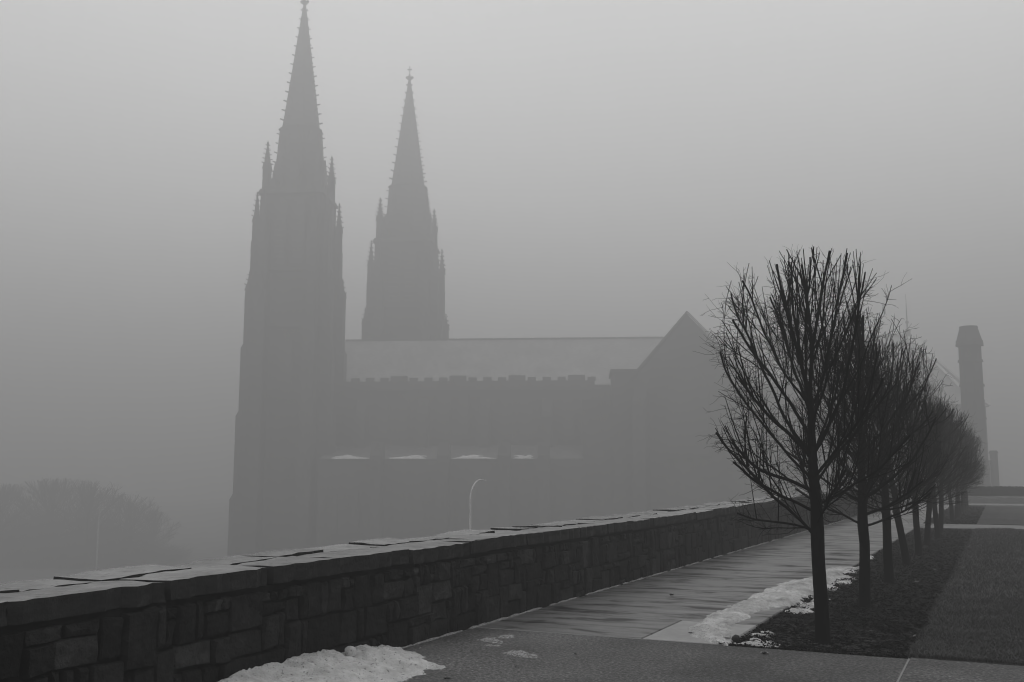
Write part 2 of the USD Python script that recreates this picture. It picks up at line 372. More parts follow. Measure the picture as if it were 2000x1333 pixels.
obj('straw', cat([strands(240, S0 + .1, 12.2, -2.3, -0.9, -0.012, 51), strands(160, 12, 22, -2.5, -0.9, -0.012, 52)]), 'straw', kind='stuff', label='pale dry stalks and twigs strewn over the mulch', cat='plant litter')

# ------------------------------------------------------------------ the wall
def wall_top(s):
    return np.interp(s, [2, 5, 8, 15, 19, 31, 66], [.945, .942, .955, .955, .968, 1.04, 1.12])
wall = thing('stone_wall', label='low dark rubble stone wall with a pale slab cap beside the walk', cat='wall')
WS0, WS1 = 1.5, 66.0
core = []
for a in np.arange(WS0, WS1, 2.0):
    b = min(a + 2.0, WS1)
    core.append(hull([(s_, t_, z_) for s_ in (a, b) for t_ in (WALL_B + .04, WALL_F - .045) for z_ in (LOW, float(wall_top(s_)) - .155)]))
obj('core', stz(cat(core)), 'mortar', wall)

rng = np.random.default_rng(12)
CW, CH, NR = 0.098, 0.1, 8
NC = int((WS1 - WS0) / CW)
occ = np.zeros((NC, NR), bool)
rects = []
shapes = [(1, 3), (1, 4), (1, 2), (2, 4), (2, 3), (1, 5), (3, 3), (3, 4), (4, 3), (4, 2), (3, 1), (5, 2), (2, 2), (5, 3), (2, 5), (3, 2)]
wts = np.array([16, 15, 9, 9, 9, 9, 5, 5, 2.5, 4, 3, 1.5, 6, 1, 5, 3], float); wts /= wts.sum()
for c in range(NC):
    for r_ in range(NR):
        if occ[c, r_]:
            continue
        for k in rng.choice(len(shapes), 7, p=wts, replace=False):
            w_, h_ = shapes[k]
            if c + w_ <= NC and r_ + h_ <= NR and not occ[c:c + w_, r_:r_ + h_].any() and not (NR - r_ - h_ == 1 and h_ > 3 and w_ == 1):
                break
        else:
            w_, h_ = 1, 1
        occ[c:c + w_, r_:r_ + h_] = True
        rects.append((WS0 + c * CW, WS0 + (c + w_) * CW, r_ * CH, (r_ + h_) * CH))

def wall_stone(s0, s1, v0, v1, r):
    """One squared stone: a back outline in the mortar, a worn edge and an uneven face."""
    g = r.uniform(.004, .011, 4)
    zf = lambda s_, v: v / 0.8 * (float(wall_top(s_)) - .165) - 0.02
    out = r.uniform(.0, .036)
    q = []
    cs = [(s0 + g[0], v0 + g[1]), (s1 - g[2], v0 + g[1]), (s1 - g[2], v1 - g[3]), (s0 + g[0], v1 - g[3])]
    cs = [(a + r.normal(0, .009), b + r.normal(0, .009)) for a, b in cs]
    mids = [((cs[k][0] + cs[(k + 1) % 4][0]) / 2 + r.normal(0, .006), (cs[k][1] + cs[(k + 1) % 4][1]) / 2 + r.normal(0, .006)) for k in range(4)]
    ring = [x for k in range(4) for x in (cs[k], mids[k])]
    cen = np.mean(cs, 0)
    back = [(a, WALL_F - .06, zf(a, b)) for a, b in ring]
    edge = [(a, WALL_F - .014 + out * .5 + r.uniform(-.006, .006), zf(a, b)) for a, b in ring]
    f1 = min(.25, .009 / max(.03, min(s1 - s0, v1 - v0)))
    inn = [(cen[0] + (a - cen[0]) * (1 - 2 * f1), cen[1] + (b - cen[1]) * (1 - 2 * f1)) for a, b in ring]
    face = [(a, WALL_F + out + r.uniform(-.013, .013), zf(a, b)) for a, b in inn]
    v = back + edge + face + [(cen[0] + r.normal(0, .02), WALL_F + out + r.uniform(-.006, .016), zf(*cen))]
    f = []
    for k in range(8):
        n = (k + 1) % 8
        f += [(k, n, 8 + n), (k, 8 + n, 8 + k), (8 + k, 8 + n, 16 + n), (8 + k, 16 + n, 16 + k), (16 + k, 16 + n, 24)]
    return np.array(v), np.array(f)
r2 = np.random.default_rng(77)
near = [q for q in rects if q[1] > 3.9]
far_, count = [], 0
for q in near:
    st_ = wall_stone(*q, r2)
    if count < 300:
        obj('wall_stone', stz(st_), STONES[r2.integers(len(STONES))], wall); count += 1
    else:
        far_.append(st_)
for q in rects:
    if q[1] <= 3.9:
        far_.append(wall_stone(*q, r2))
obj('far_wall_stones', stz(cat(far_)), 'wall_stone_far', wall, kind='stuff')

def cap_slab(s0, s1, t0, t1, th, r, lift, front):
    n_s, n_t = max(6, int((s1 - s0) / .085)), 4
    S, T = np.meshgrid(np.linspace(s0, s1, n_s), np.linspace(t0, t1, n_t), indexing='ij')
    S, T = S.copy(), T.copy()
    S[0] += r.normal(0, .012, n_t); S[-1] += r.normal(0, .012, n_t)
    j = r.normal(0, .006, n_s)
    if front:
        T[:, -1] += j * 1.6 + r.normal(0, .005, n_s)      # broken outer edge
        T[:, 0] += r.normal(0, .012, n_s)
    else:
        T[:, 0] += j; T[:, -1] += r.normal(0, .015, n_s)
    tilt = r.normal(0, (.003, .008) if front else (.006, .012))
    Z = wall_top(S) + lift + tilt[0] * (S - S.mean()) / (s1 - s0) * 2 + tilt[1] * (T - T.mean()) / (t1 - t0) + r.normal(0, .0025, S.shape)
    if r.random() < 0.8:                             # a flake split off: part of the slab lies lower
        k = r.integers(1, n_s - 1)
        Z[:k] -= r.uniform(.006, .014) * (1 if not front else np.linspace(1, .15, n_t)[None, :])
    top = np.stack([S, T, Z], -1).reshape(-1, 3)
    i, j2 = np.meshgrid(np.arange(n_s - 1), np.arange(n_t - 1), indexing='ij')
    q = np.stack([i * n_t + j2, (i + 1) * n_t + j2, (i + 1) * n_t + j2 + 1, i * n_t + j2 + 1], -1).reshape(-1, 4)
    ring = np.r_[np.arange(n_s) * n_t, (n_s - 1) * n_t + np.arange(1, n_t), np.arange(n_s - 2, -1, -1) * n_t + n_t - 1, np.arange(n_t - 2, 0, -1)]
    k = len(ring)
    m1 = top[ring].copy(); m1[:, 2] -= th * .45; m1[:, :2] += r.normal(0, .005, (k, 2))
    m2 = top[ring].copy(); m2[:, 2] -= th; m2[:, :2] += r.normal(0, .006, (k, 2))
    n = len(top)
    side = [(ring[a], n + a, n + (a + 1) % k, ring[(a + 1) % k]) for a in range(k)]
    side += [(n + a, n + k + a, n + k + (a + 1) % k, n + (a + 1) % k) for a in range(k)]
    v = np.vstack([top, m1, m2])
    return (v, q), (v, np.array(side)), ring
r3 = np.random.default_rng(9)
cap_n = 0
farcap_top, farcap_side = [], []
for front, t0, t1, L in ((True, -5.93, -5.425, 1.0), (False, -6.42, -5.955, 0.85)):
    s = 2.2 - (0.3 if not front else 0)
    while s < WS1 - .3:
        l = L * r3.uniform(.65, 1.35)
        if r3.random() < .12:
            l *= .45
        e = min(s + l, WS1)
        lift = r3.uniform(-.012, .012) if front else r3.uniform(-.012, .018)
        (v, q), (v2, sd), ring = cap_slab(s, e, t0 + r3.normal(0, .01), t1 + r3.normal(0, .008), .14, r3, lift, front)
        # top and broken sides as one slab; same stone, with shade on the sides put into a darker colour
        tv, tf = stz((v, q)); sv, sf = stz((v2, sd))
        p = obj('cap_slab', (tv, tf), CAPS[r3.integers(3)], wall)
        obj('broken_edge', (sv, sf), 'shaded_cap_side', p)
        s = e + r3.uniform(.015, .045)

# pale line of lime and grit along the foot of the wall
def foot_line(seed):
    r = np.random.default_rng(seed); out = []
    s = 8.6
    while s < 55:
        n = 10; L = r.uniform(.5, 1.6)
        ss = np.linspace(s, s + L, n)
        w = r.uniform(.008, .03, n) * np.r_[0.3, np.ones(n - 2), 0.3]
        v = np.vstack([np.c_[ss, np.full(n, WALL_F + .032), np.full(n, .004)], np.c_[ss, WALL_F + .032 + w, np.full(n, .004)], np.c_[ss, np.full(n, WALL_F + .032), .008 + w * .6]])
        f = []
        for k in range(n - 1):
            f += [(2 * n + k, 2 * n + k + 1, n + k + 1), (2 * n + k, n + k + 1, n + k)]
        out.append((v, np.array(f)[:, ::-1]))
        s += L * r.uniform(.95, 1.25)
    return stz(cat(out))
obj('snow_line', foot_line(4), 'thin_ice', smooth=40, label='thin pale line of icy grit along the foot of the stone wall', cat='snow')

# ------------------------------------------------------------------ snow
def heap(s0, s1, t0, t1, ds, fn, base):
    ns, nt = int((s1 - s0) / ds), int((t1 - t0) / ds)
    S, T = np.meshgrid(np.linspace(s0, s1, ns), np.linspace(t0, t1, nt), indexing='ij')
    h = fn(S, T)
    Z = base(S, T) + np.minimum(h, .5)
    v = np.stack([S, T, Z], -1).reshape(-1, 3)
    i, j = np.meshgrid(np.arange(ns - 1), np.arange(nt - 1), indexing='ij')
    q = np.stack([i * nt + j, (i + 1) * nt + j, (i + 1) * nt + j + 1, i * nt + j + 1], -1).reshape(-1, 4)
    ok = (h.reshape(-1)[q] > -0.006).any(1)
    q = q[ok]
    u, inv = np.unique(q, return_inverse=True)
    return stz((v[u], inv.reshape(q.shape)))
nz = lambda S, T, f, o, seed: meshkit.fbm(np.stack([S * f, T * f, S * 0], -1), o, seed) - 0.5

def mound(S, T):
    top = np.interp(S, [5.2, 6.2, 6.9, 7.35, 7.6, 7.78, 8.0, 8.25, 8.6, 8.95], [.10, .17, .17, .185, .17, .10, .13, .135, .07, -.05])
    reach = np.interp(S, [5.2, 6.2, 6.8, 7.3, 7.8, 8.15, 8.45, 8.95], [-3.9, -4.15, -4.35, -4.6, -4.52, -4.5, -4.85, -5.3])
    u = (T - WALL_F) / np.maximum(reach - WALL_F, .05)
    h = top * (1.0 - np.clip(u, 0, 2) ** 1.8) + 0.10 * nz(S, T, 3.5, 4, 61) * np.clip(1.3 - u * .7, .1, 1) + 0.05 * nz(S, T, 14, 4, 62)
    h = h + 0.02 * nz(S, T, 45, 2, 63)
    ends = np.clip((S - 4.6) / .8, 0, 1)
    return np.where(u > 1.15, -0.02, h) * ends - .012
obj('snow_pile', heap(4.4, 9.1, WALL_F + .035, -3.7, .012, mound, lambda S, T: 0 * S + .004), 'snow', smooth=True, label='large lumpy snow pile against the wall at the bottom of the photo', cat='snow')
for (bs, bt, br) in ((7.80, -5.28, .055),):
    m = trimesh.creation.icosphere(3, br)
    m.vertices *= 1 + 0.5 * (meshkit.fbm(m.vertices * 22 + 5, 3, 9) - .5)[:, None]
    v, f = vf(m)
    obj('snow_lump', (W(bs, bt, .145) + v * [1, 1, .95], f), 'snow', smooth=True, label='single round snow lump in the dip of the snow pile', cat='snow')

def strip(S, T):
    out = np.interp(S, [10.5, 10.8, 11.3, 11.87, 12.69, 13.8, 14.77, 16.65, 17.66, 18.4], [-2.75, -3.0, -3.16, -3.2, -3.26, -3.26, -3.2, -3.18, -2.93, -2.7])
    inn = np.interp(S, [10.5, 10.9, 11.75, 13.2, 14.1, 15.4, 16.5, 18.4], [-2.60, -2.72, -2.80, -2.72, -2.6, -2.48, -2.42, -2.5])
    c, w = (out + inn) / 2, np.abs(inn - out) / 2 + .02
    u = (T - c) / w
    core = np.clip(1 - np.abs(u) ** 2.4, -1, 1)
    h = 0.046 * core + 0.11 * nz(S, T, 4.5, 5, 71) + 0.04 * nz(S, T, 15, 3, 72) + 0.01 * nz(S, T, 50, 2, 73) + .002
    h = h - 0.05 * np.clip((u - .1) * 1.2, 0, 1) * np.clip((S - 11.2) / .6, 0, 1) * (S < 13.6)
    return np.where((S < 10.46) | (np.abs(u) > 1.35), -.03, h)
ground_z = lambda S, T: np.where(T < -2.604, .003, np.clip(-.028 * (T + 2.604) / .06, -.028, 0))
obj('snow_strip', heap(10.4, 18.3, -3.55, -2.35, .014, strip, ground_z), 'old_snow', smooth=True, label='long granular melting snow strip on the walk beside the nearest tree', cat='snow')

def spots(spec, seed, amp=.05):
    def fn(S, T):
        h = np.full(S.shape, -.05)
        for (a, b, ra, rb, k) in spec:
            h = np.maximum(h, k * (1 - ((S - a) / ra) ** 2 - ((T - b) / rb) ** 2))
        return h + amp * nz(S, T, 9, 4, seed) + amp * .5 * nz(S, T, 30, 2, seed + 1) - .008
    return fn
bedz = lambda S, T: np.where(T > -2.604, -.022, .003) + 0 * S
for (rg, spec, seed, lab) in (
        ((10.47, 11.6, -2.75, -1.75), [(10.66, -2.35, .07, .34, .045), (10.82, -2.3, .045, .26, .04), (10.98, -2.38, .035, .17, .035), (11.35, -2.45, .06, .15, .04), (11.55, -2.42, .04, .1, .03), (10.56, -2.2, .03, .4, .03)], 81,
         'streaky thin snow fingers on mulch at the bed corner'),
        ((13.0, 15.4, -2.7, -1.9), [(13.5, -2.42, .22, .2, .045), (14.1, -2.38, .3, .18, .045), (14.9, -2.35, .3, .12, .04)], 84,
         'flat snow patch on the mulch left of the nearest trunk'),
        ((17.0, 20.6, -3.1, -2.05), [(18.2, -2.62, .5, .32, .05), (19.3, -2.7, .7, .26, .045), (20.0, -2.5, .35, .16, .04), (17.4, -2.35, .25, .12, .04)], 87,
         'ragged snow patch on the walk edge between the first two trunks'),
        ((21.5, 24, -2.9, -2.4), [(22.6, -2.58, .5, .1, .04)], 90, 'small snow remnant on the walk edge beside the second trunk')):
    obj('snow_patch', heap(*rg, .014, spots(spec, seed), bedz), 'old_snow', smooth=True, label=lab, cat='snow')
for (rg, spec, seed, lab) in (
        ((8.7, 9.5, -4.55, -3.9), [(9.08, -4.2, .09, .2, .02), (9.0, -4.1, .05, .14, .018), (9.2, -4.3, .04, .1, .015)], 93, 'thin snow remnant on the asphalt right of the snow pile'),
        ((9.3, 10.4, -5.15, -4.5), [(9.62, -4.8, .1, .12, .018), (9.97, -4.83, .12, .1, .018), (9.78, -4.92, .12, .08, .016), (9.45, -4.7, .06, .1, .015)], 96, 'scattered icy snow crumbs on the asphalt near the wall foot')):
    obj('snow_patch', heap(*rg, .009, spots(spec, seed, .05), lambda S, T: 0 * S + .004), 'thin_ice', smooth=True, label=lab, cat='snow')

# small things on the ground
def rock(size, seed, sq=(1, 1, 1)):
    m = trimesh.creation.icosphere(2, 1.0)
    m.vertices *= (1 + 0.6 * (meshkit.fbm(m.vertices * 1.3 + seed, 3, seed) - .5))[:, None]
    m.vertices = m.vertices * np.array(sq) * size
    return vf(m)
v, f = rock(.036, 3, (1.15, .9, .85))
obj('stone', (v + W(10.72, -2.56, .036), f), 'black_stone', smooth=40, label='small black stone at the corner of walk and mulch bed', cat='stone')
v, f = rock(.028, 8, (1.6, .7, .5))
obj('snow_lump', (v + W(10.86, -2.68, .02), f), 'snow', smooth=True, label='small white ice lump just behind the black stone', cat='snow')
v, f = rock(.02, 5, (1, .9, .8))
obj('stone', (v + W(11.9, -0.93, .0), f), 'pale_seam', smooth=40, label='small pale stone where the mulch meets the near lawn', cat='stone')
def leaf(L, seed):
    r = np.random.default_rng(seed)
    u = np.linspace(-1, 1, 9); w = (1 - np.abs(u) ** 1.6) * .55 + .02 + r.uniform(-.1, .1, 9) * (np.abs(u) < .95)
    curl = r.uniform(.2, .7)
    rows = [np.c_[u * L, k * w * L, curl * L * (k * k * w * 1.2 + .35 * u * u) + L * .05 * r.normal(size=9)] for k in (-1, 0, 1)]
    v = np.vstack(rows)
    f = []
    for k in range(2):
        for i in range(8):
            f.append((k * 9 + i, k * 9 + i + 1, (k + 1) * 9 + i + 1, (k + 1) * 9 + i))
    return v, np.array(f)
leaves = [((11.05, -3.12), .035, 'dead_leaf', 'small curled dead leaf alone on the pale corner slab'),
          ((10.62, -2.78), .05, 'dead_leaf', 'dark ragged leaf at the end of the snow strip beside the asphalt'),
          ((10.47, -2.64), .05, 'dead_leaf', 'dark leaf on the pale edge line below the black stone'),
          ((10.1, -2.14), .045, 'pale_leaf', 'pale leaf on the asphalt in front of the mulch bed'),
          ((8.5, -4.0), .03, 'dead_leaf', 'small dark leaf on the asphalt below the thin snow remnant'),
          ((7.75, -4.28), .03, 'dead_leaf', 'small dark leaf on the asphalt off the tip of the snow pile'),
          ((9.3, -3.75), .025, 'dead_leaf', 'tiny dark leaf on the asphalt in front of the wet walk'),
          ((14.3, -4.3), .05, 'dead_leaf', 'dark leaf on the wet walk midway to the wall'),
          ((17.9, -1.35), .05, 'pale_leaf', 'pale leaf on the mulch right of the second trunk'),
          ((20.3, -1.2), .05, 'pale_leaf', 'pale leaf on the mulch right of the third trunk')]
for k, ((ls, lt), L, m, lab) in enumerate(leaves):
    v, f = leaf(L, 200 + k)
    a = k * 1.9
    R = np.array([[math.cos(a), -math.sin(a), 0], [math.sin(a), math.cos(a), 0], [0, 0, 1]])
    zb = .006 if lt < -2.6 or ls < 10.4 else -.01
    obj('fallen_leaf', (v @ R.T + W(ls, lt, zb), f), m, smooth=60, label=lab, cat='leaf')

# ------------------------------------------------------------------ the row of pollarded trees
def crown_r(z):
    return np.interp(z, [.9, 1.15, 1.5, 2.0, 2.6, 3.2, 3.85], [.66, .82, .92, .98, .96, .90, .76])
def grow(r, p, d, length, r0, r1, up, wob, step, ztop, stop=True):
    pts, n = [p], max(3, int(length / step))
    for _ in range(n):
        rad = math.hypot(p[0], p[1])
        k = (rad / crown_r(p[2])) ** 3
        d = d + np.array([0, 0, up * (1 + 1.6 * k)]) + r.normal(0, wob, 3)
        d /= np.linalg.norm(d)
        p = p + d * step
        if stop and (p[2] > ztop - .3 * (rad / .95) ** 2 or math.hypot(p[0], p[1]) > crown_r(p[2]) * 1.04) and len(pts) > 3:
            break
        pts.append(p)
    pts = np.array(pts)
    return pts, np.linspace(r0, max(r1, r0 - (r0 - r1) * len(pts) / (n + 1)), len(pts))
def side_dir(r, d, ang, tilt=0.0):
    a = np.cross(d, r.normal(size=3)); a /= np.linalg.norm(a) + 1e-9
    o = d * math.cos(ang) + a * math.sin(ang)
    o[2] += tilt
    return o / np.linalg.norm(o)

def twig(r, p, d, L, rr):
    n = 4
    pts = [p]
    for _ in range(n):
        d = d + r.normal(0, .22, 3) + [0, 0, .04]
        d /= np.linalg.norm(d)
        p = p + d * L / n
        pts.append(p)
    return np.array(pts), np.linspace(rr, rr * .5, n + 1)

def make_tree(seed, root, dens=1.0, first_limb=None):
    r = np.random.default_rng(seed)
    zs = np.r_[-.06, 0, .05, .15, .4, .8, 1.05, 1.3, 1.6, 1.9, 2.2, 2.45]
    rs = np.r_[.105, .092, .081, .075, .070, .066, .068, .060, .052, .042, .035, .028]
    wob = np.cumsum(r.normal(0, .009, (len(zs), 2)), 0) * np.clip(zs, 0, 1)[:, None]
    tp = np.c_[wob, zs]
    zz = np.r_[np.linspace(-.06, 1.3, 36), np.linspace(1.36, 2.45, 16)]
    cl = np.c_[np.interp(zz, zs, tp[:, 0]), np.interp(zz, zs, tp[:, 1]), zz]
    tv, tf = tubes([(cl, np.interp(zz, zs, rs))], 18)
    mid = np.c_[np.interp(tv[:, 2], zs, tp[:, 0]), np.interp(tv[:, 2], zs, tp[:, 1]), tv[:, 2]]
    ph = np.arctan2(tv[:, 1] - mid[:, 1], tv[:, 0] - mid[:, 0])
    lump = 1 + .13 * (meshkit.fbm(np.c_[np.cos(ph) * 1.6, np.sin(ph) * 1.6, tv[:, 2] * 2.2] + seed, 4, seed) - .5) + .10 * np.cos(ph * 5 + seed) * np.exp(-np.clip(tv[:, 2], 0, 9) / .07)
    obj('trunk', (mid + (tv - mid) * lump[:, None] * [1, 1, 0], tf), 'bark', root, smooth=50)
    lines_fork = []
    tw = []
    def at_trunk(z):
        return np.array([np.interp(z, zs, tp[:, 0]), np.interp(z, zs, tp[:, 1]), z])
    limbs = []
    N = 23
    for k in range(N):
        u = k / (N - 1)
        z0 = 1.02 + 1.3 * u ** 1.05 + r.normal(0, .03)
        az = k * 2.39996 + r.normal(0, .3)
        inc = math.radians(np.interp(u, [0, .25, .5, .75, 1], [80, 66, 46, 30, 13]) + r.normal(0, 5))
        if first_limb is not None and k == 0:
            z0, az, inc = first_limb
        d = np.array([math.cos(az) * math.sin(inc), math.sin(az) * math.sin(inc), math.cos(inc)])
        r0 = np.interp(u, [0, .5, 1], [.0145, .018, .0145]) * r.uniform(.75, 1.2)
        pts, rad = grow(r, at_trunk(z0), d, 2.9, r0, .0042, .016, .055, .06, 3.85 - abs(r.normal(0, .1)))
        limbs.append((pts, rad, z0))
    for j in range(3):                                  # the leader forks into uprights with cut ends
        az = j * 2.1 + r.uniform(0, 1)
        d = np.array([math.cos(az) * .22, math.sin(az) * .22, 1.0]); d /= np.linalg.norm(d)
        pts, rad = grow(r, at_trunk(2.4 - .05 * j), d, 1.6, .023, .010, .03, .03, .06, 3.82 - abs(r.normal(0, .06)))
        limbs.append((pts, rad, 2.4))
    for pts, rad, z0 in limbs:
        lines = [(pts, rad)]
        L = len(pts)
        sub, straight = [], []
        for _ in range(r.integers(4, 8)):
            i = r.integers(max(1, L // 6), max(2, L - 3)) if L > 5 else 1
            i = min(i, L - 2)
            d0 = pts[i + 1] - pts[i]; d0 /= np.linalg.norm(d0)
            d = side_dir(r, d0, r.uniform(.35, .8), .35)
            q, qr = grow(r, pts[i], d, r.uniform(.5, 1.5), max(rad[i] * r.uniform(.4, .62), .0042), .0026, .022, .06, .06, 3.88 - abs(r.normal(0, .12)))
            sub.append((q, qr))
        for _ in range(r.integers(2, 5)):               # straight pruned shoots near the top
            if L < 12:
                break
            i = int(r.uniform(.5, .95) * (L - 2))
            d = np.array([r.normal(0, .16), r.normal(0, .16), 1.0]) + .25 * (pts[i + 1] - pts[i]) / .06
            q, qr = grow(r, pts[i], d / np.linalg.norm(d), r.uniform(.35, .9), max(rad[i] * .6, .0042), .0026, .004, .018, .06, 3.9 - abs(r.normal(0, .1)))
            straight.append((q, qr))
        for q, qr in list(sub):
            if len(q) > 9 and r.random() < .75:
                for _ in range(r.integers(1, 3)):
                    i = r.integers(2, len(q) - 2)
                    d0 = q[i + 1] - q[i]; d0 /= np.linalg.norm(d0)
                    w, wr = grow(r, q[i], side_dir(r, d0, r.uniform(.3, .7), .4), r.uniform(.3, .9), max(qr[i] * .65, .004), .003, .025, .06, .06, 3.9 - abs(r.normal(0, .12)))
                    sub.append((w, wr))
        lines += sub
        obj('limb', tubes(lines + straight, 6), 'bark', root, smooth=True)
        for q, qr in lines:
            arc = (len(q) - 1) * .06
            n = int(arc / .042 * dens)
            for _ in range(n):
                x = r.uniform(.06, 1.0) * (len(q) - 1.001)
                i = int(x)
                p = q[i] + (q[i + 1] - q[i]) * (x - i)
                if p[2] > 3.35 and r.random() < .75:
                    continue
                d0 = q[i + 1] - q[i]; d0 /= np.linalg.norm(d0)
                d = side_dir(r, d0, r.uniform(.75, 1.5), .0)
                out = np.array([p[0], p[1], 0]); out /= np.linalg.norm(out) + .1
                d = d + out * .35; d /= np.linalg.norm(d)
                Lt = min(r.gamma(2.2, .055) + .03, .36)
                t_, tr = twig(r, p, d, Lt, r.uniform(.0018, .0034))
                tw.append((t_, tr))
                if Lt > .14:
                    for _ in range(r.integers(1, 3)):
                        m_ = r.integers(1, 4)
                        dd = t_[m_ + 1] - t_[m_]; dd /= np.linalg.norm(dd)
                        tw.append(twig(r, t_[m_], side_dir(r, dd, r.uniform(.5, 1.1), .1), Lt * r.uniform(.25, .6), .0018))
    obj('twigs', tubes(tw, 3, cap=False), 'twig', root, kind='stuff')

TREES = [  # s, t, lean about x and y (deg), turn, scale
    (11.07, -1.745, (0.2, -0.9, 0), 1.0, 'nearest bare pollarded tree, standing in mulch beside the snow strip'),
    (14.35, -1.72, (0, 0.2, 40), 0.98, 'second bare tree from the front, upright trunk in the mulch bed'),
    (17.61, -1.72, (0, -3.6, 80), 1.0, 'third bare tree from the front, trunk leaning slightly left'),
    (21.23, -1.74, (0, -5.5, 10), 0.97, 'fourth bare tree from the front, slender trunk leaning left'),
    (24.04, -1.72, (0, 1.0, 150), 0.98, 'fifth bare tree from the front, with an upright trunk'),
    (27.44, -1.77, (0, -4.0, 200), 0.96, 'sixth bare tree from the front, half behind the fifth trunk'),
    (30.44, -1.67, (0, -7.0, 250), 0.97, 'seventh bare tree from the front, thin trunk leaning far left'),
    (33.9, -1.78, (0, 4.0, 300), 1.0, 'eighth bare tree, the last before the crossing path, leaning right'),
    (41.2, -1.75, (0, 1.0, 30), 1.0, 'first bare tree beyond the crossing path, greyed by fog'),
    (44.5, -1.72, (0, -1.0, 100), 1.0, 'second bare tree beyond the crossing path, in fog'),
    (47.8, -1.72, (0, 2.0, 170), 1.0, 'third bare tree beyond the crossing path, in fog'),
    (51.1, -1.72, (0, 0.0, 220), 1.0, 'fourth bare tree beyond the crossing path, deep in fog'),
    (54.4, -1.72, (0, 1.0, 290), 1.0, 'fifth bare tree beyond the crossing path, deep in fog'),
    (57.7, -1.72, (0, -1.0, 340), 1.0, 'last bare tree of the row, faintest in the fog')]
protos = []
for k, (s_, t_, rot, sc, lab) in enumerate(TREES):
    kw = dict(label=lab, cat='tree', group='bare pollarded trees in a row beside the walk')
    zt = 0.0 - .03
    if k < 4:
        root = thing('bare_tree', W(s_, t_, zt), rot, (sc, sc, sc * (1.075 if k == 0 else 1.05 if k == 1 else 1.02)), **kw)
        make_tree(300 + k, root, .8 if k < 1 else .62, (1.0, math.radians(172), math.radians(44)) if k == 0 else None)
        protos.append(root)
    else:
        copy_of(protos[1 + (k % 3)], 'bare_tree', W(s_, t_, zt), rot, (sc, sc, sc), **kw)

# ------------------------------------------------------------------ the far hedge
hr = np.random.default_rng(15)
hedge = thing('hedge', label='long low clipped dark hedge closing the far lawn', cat='hedge')
obj('hedge_body', stz((lambda m: (m[0] + np.c_[0.06 * (meshkit.fbm(m[0] * 2, 3, 3) - .5)[:, None] * np.ones((1, 3))], m[1]))(vf(trimesh.creation.box((1.2, 40, .76)).subdivide_to_size(.5).apply_translation((83.6, 14.5, .36))))), 'hedge_leaf', hedge)
n = 16000
c = np.c_[hr.uniform(82.9, 84.25, n), hr.uniform(-5.4, 34.4, n), hr.uniform(.0, .78, n)]
side = hr.random(n) < .6
c[side, 0] = 82.97 + hr.normal(0, .03, side.sum()); c[~side, 2] = .75 + hr.normal(0, .025, (~side).sum())
a = hr.normal(size=(n, 3)) * .035; b = hr.normal(size=(n, 3)) * .03
v = np.stack([c - a, c + b, c + a, c - b], 1).reshape(-1, 3)
obj('leaves', stz((v, np.arange(4 * n).reshape(-1, 4))), 'hedge_leaf', hedge, kind='stuff')

# ------------------------------------------------------------------ the cathedral
PHI = math.radians(4.0)
CU, CZ = 1.7, -1.19                     # metres per unit of the plan below, and its datum
C0 = np.array([-40.1, 195.5])
e1, e2 = np.array([math.cos(PHI), -math.sin(PHI)]), np.array([math.sin(PHI), math.cos(PHI)])
def C(mesh, a=0.0, b=0.0):
    v, f = mesh
    v = np.asarray(v, float)
    xy = C0 + CU * ((v[:, :1] + a) * e1 + (v[:, 1:2] + b) * e2)
    return np.c_[xy, CU * v[:, 2] + CZ], f
church = thing('cathedral', label='large gothic stone cathedral with two tall crocketed spires, fading into fog', cat='cathedral')

def lancet(w, h, depth):
    """A pointed window outline, extruded along y."""
    a = np.linspace(0, np.pi / 3, 7)
    R = w
    left = np.c_[-w / 2 + R - R * np.cos(a), R * np.sin(a)]
    pts = np.vstack([[(-w / 2, 0), ], left + [0, h - w * .866], (left * [-1, 1])[::-1][1:] + [0, h - w * .866], [(w / 2, 0)]])
    m = trimesh.creation.extrude_polygon(Polygon(pts), depth, engine='earcut')
    v = np.asarray(m.vertices)
    return np.c_[v[:, 0], depth / 2 - v[:, 2], v[:, 1]], np.asarray(m.faces)
def crockets(lines, step, size, r):
    out = []
    for p0, p1 in lines:
        p0, p1 = np.array(p0, float), np.array(p1, float)
        L = np.linalg.norm(p1 - p0); n = int(L / step)
        hz = p0[:2] - p1[:2]; hz = np.r_[hz / (np.linalg.norm(hz) + 1e-9), 0]
        for k in range(1, n + 1):
            c = p0 + (p1 - p0) * (k - .3) / n
            s_ = size * (1 - .35 * k / n)
            tip = c + hz * s_ * 1.15 + [0, 0, s_ * .35]
            out.append(hull([c + [0, s_ * .3, -s_ * .3], c + [0, -s_ * .3, -s_ * .3], c + [s_ * .3, 0, s_ * .3], c + [-s_ * .3, 0, s_ * .3], tip + [0, 0, s_ * .35], tip + [s_ * .25, s_ * .25, 0], tip - [s_ * .25, s_ * .25, 0], tip + [s_ * .25, -s_ * .25, -s_ * .1], tip + [-s_ * .25, s_ * .25, -s_ * .1], c + hz * .2 * s_]))
    return out
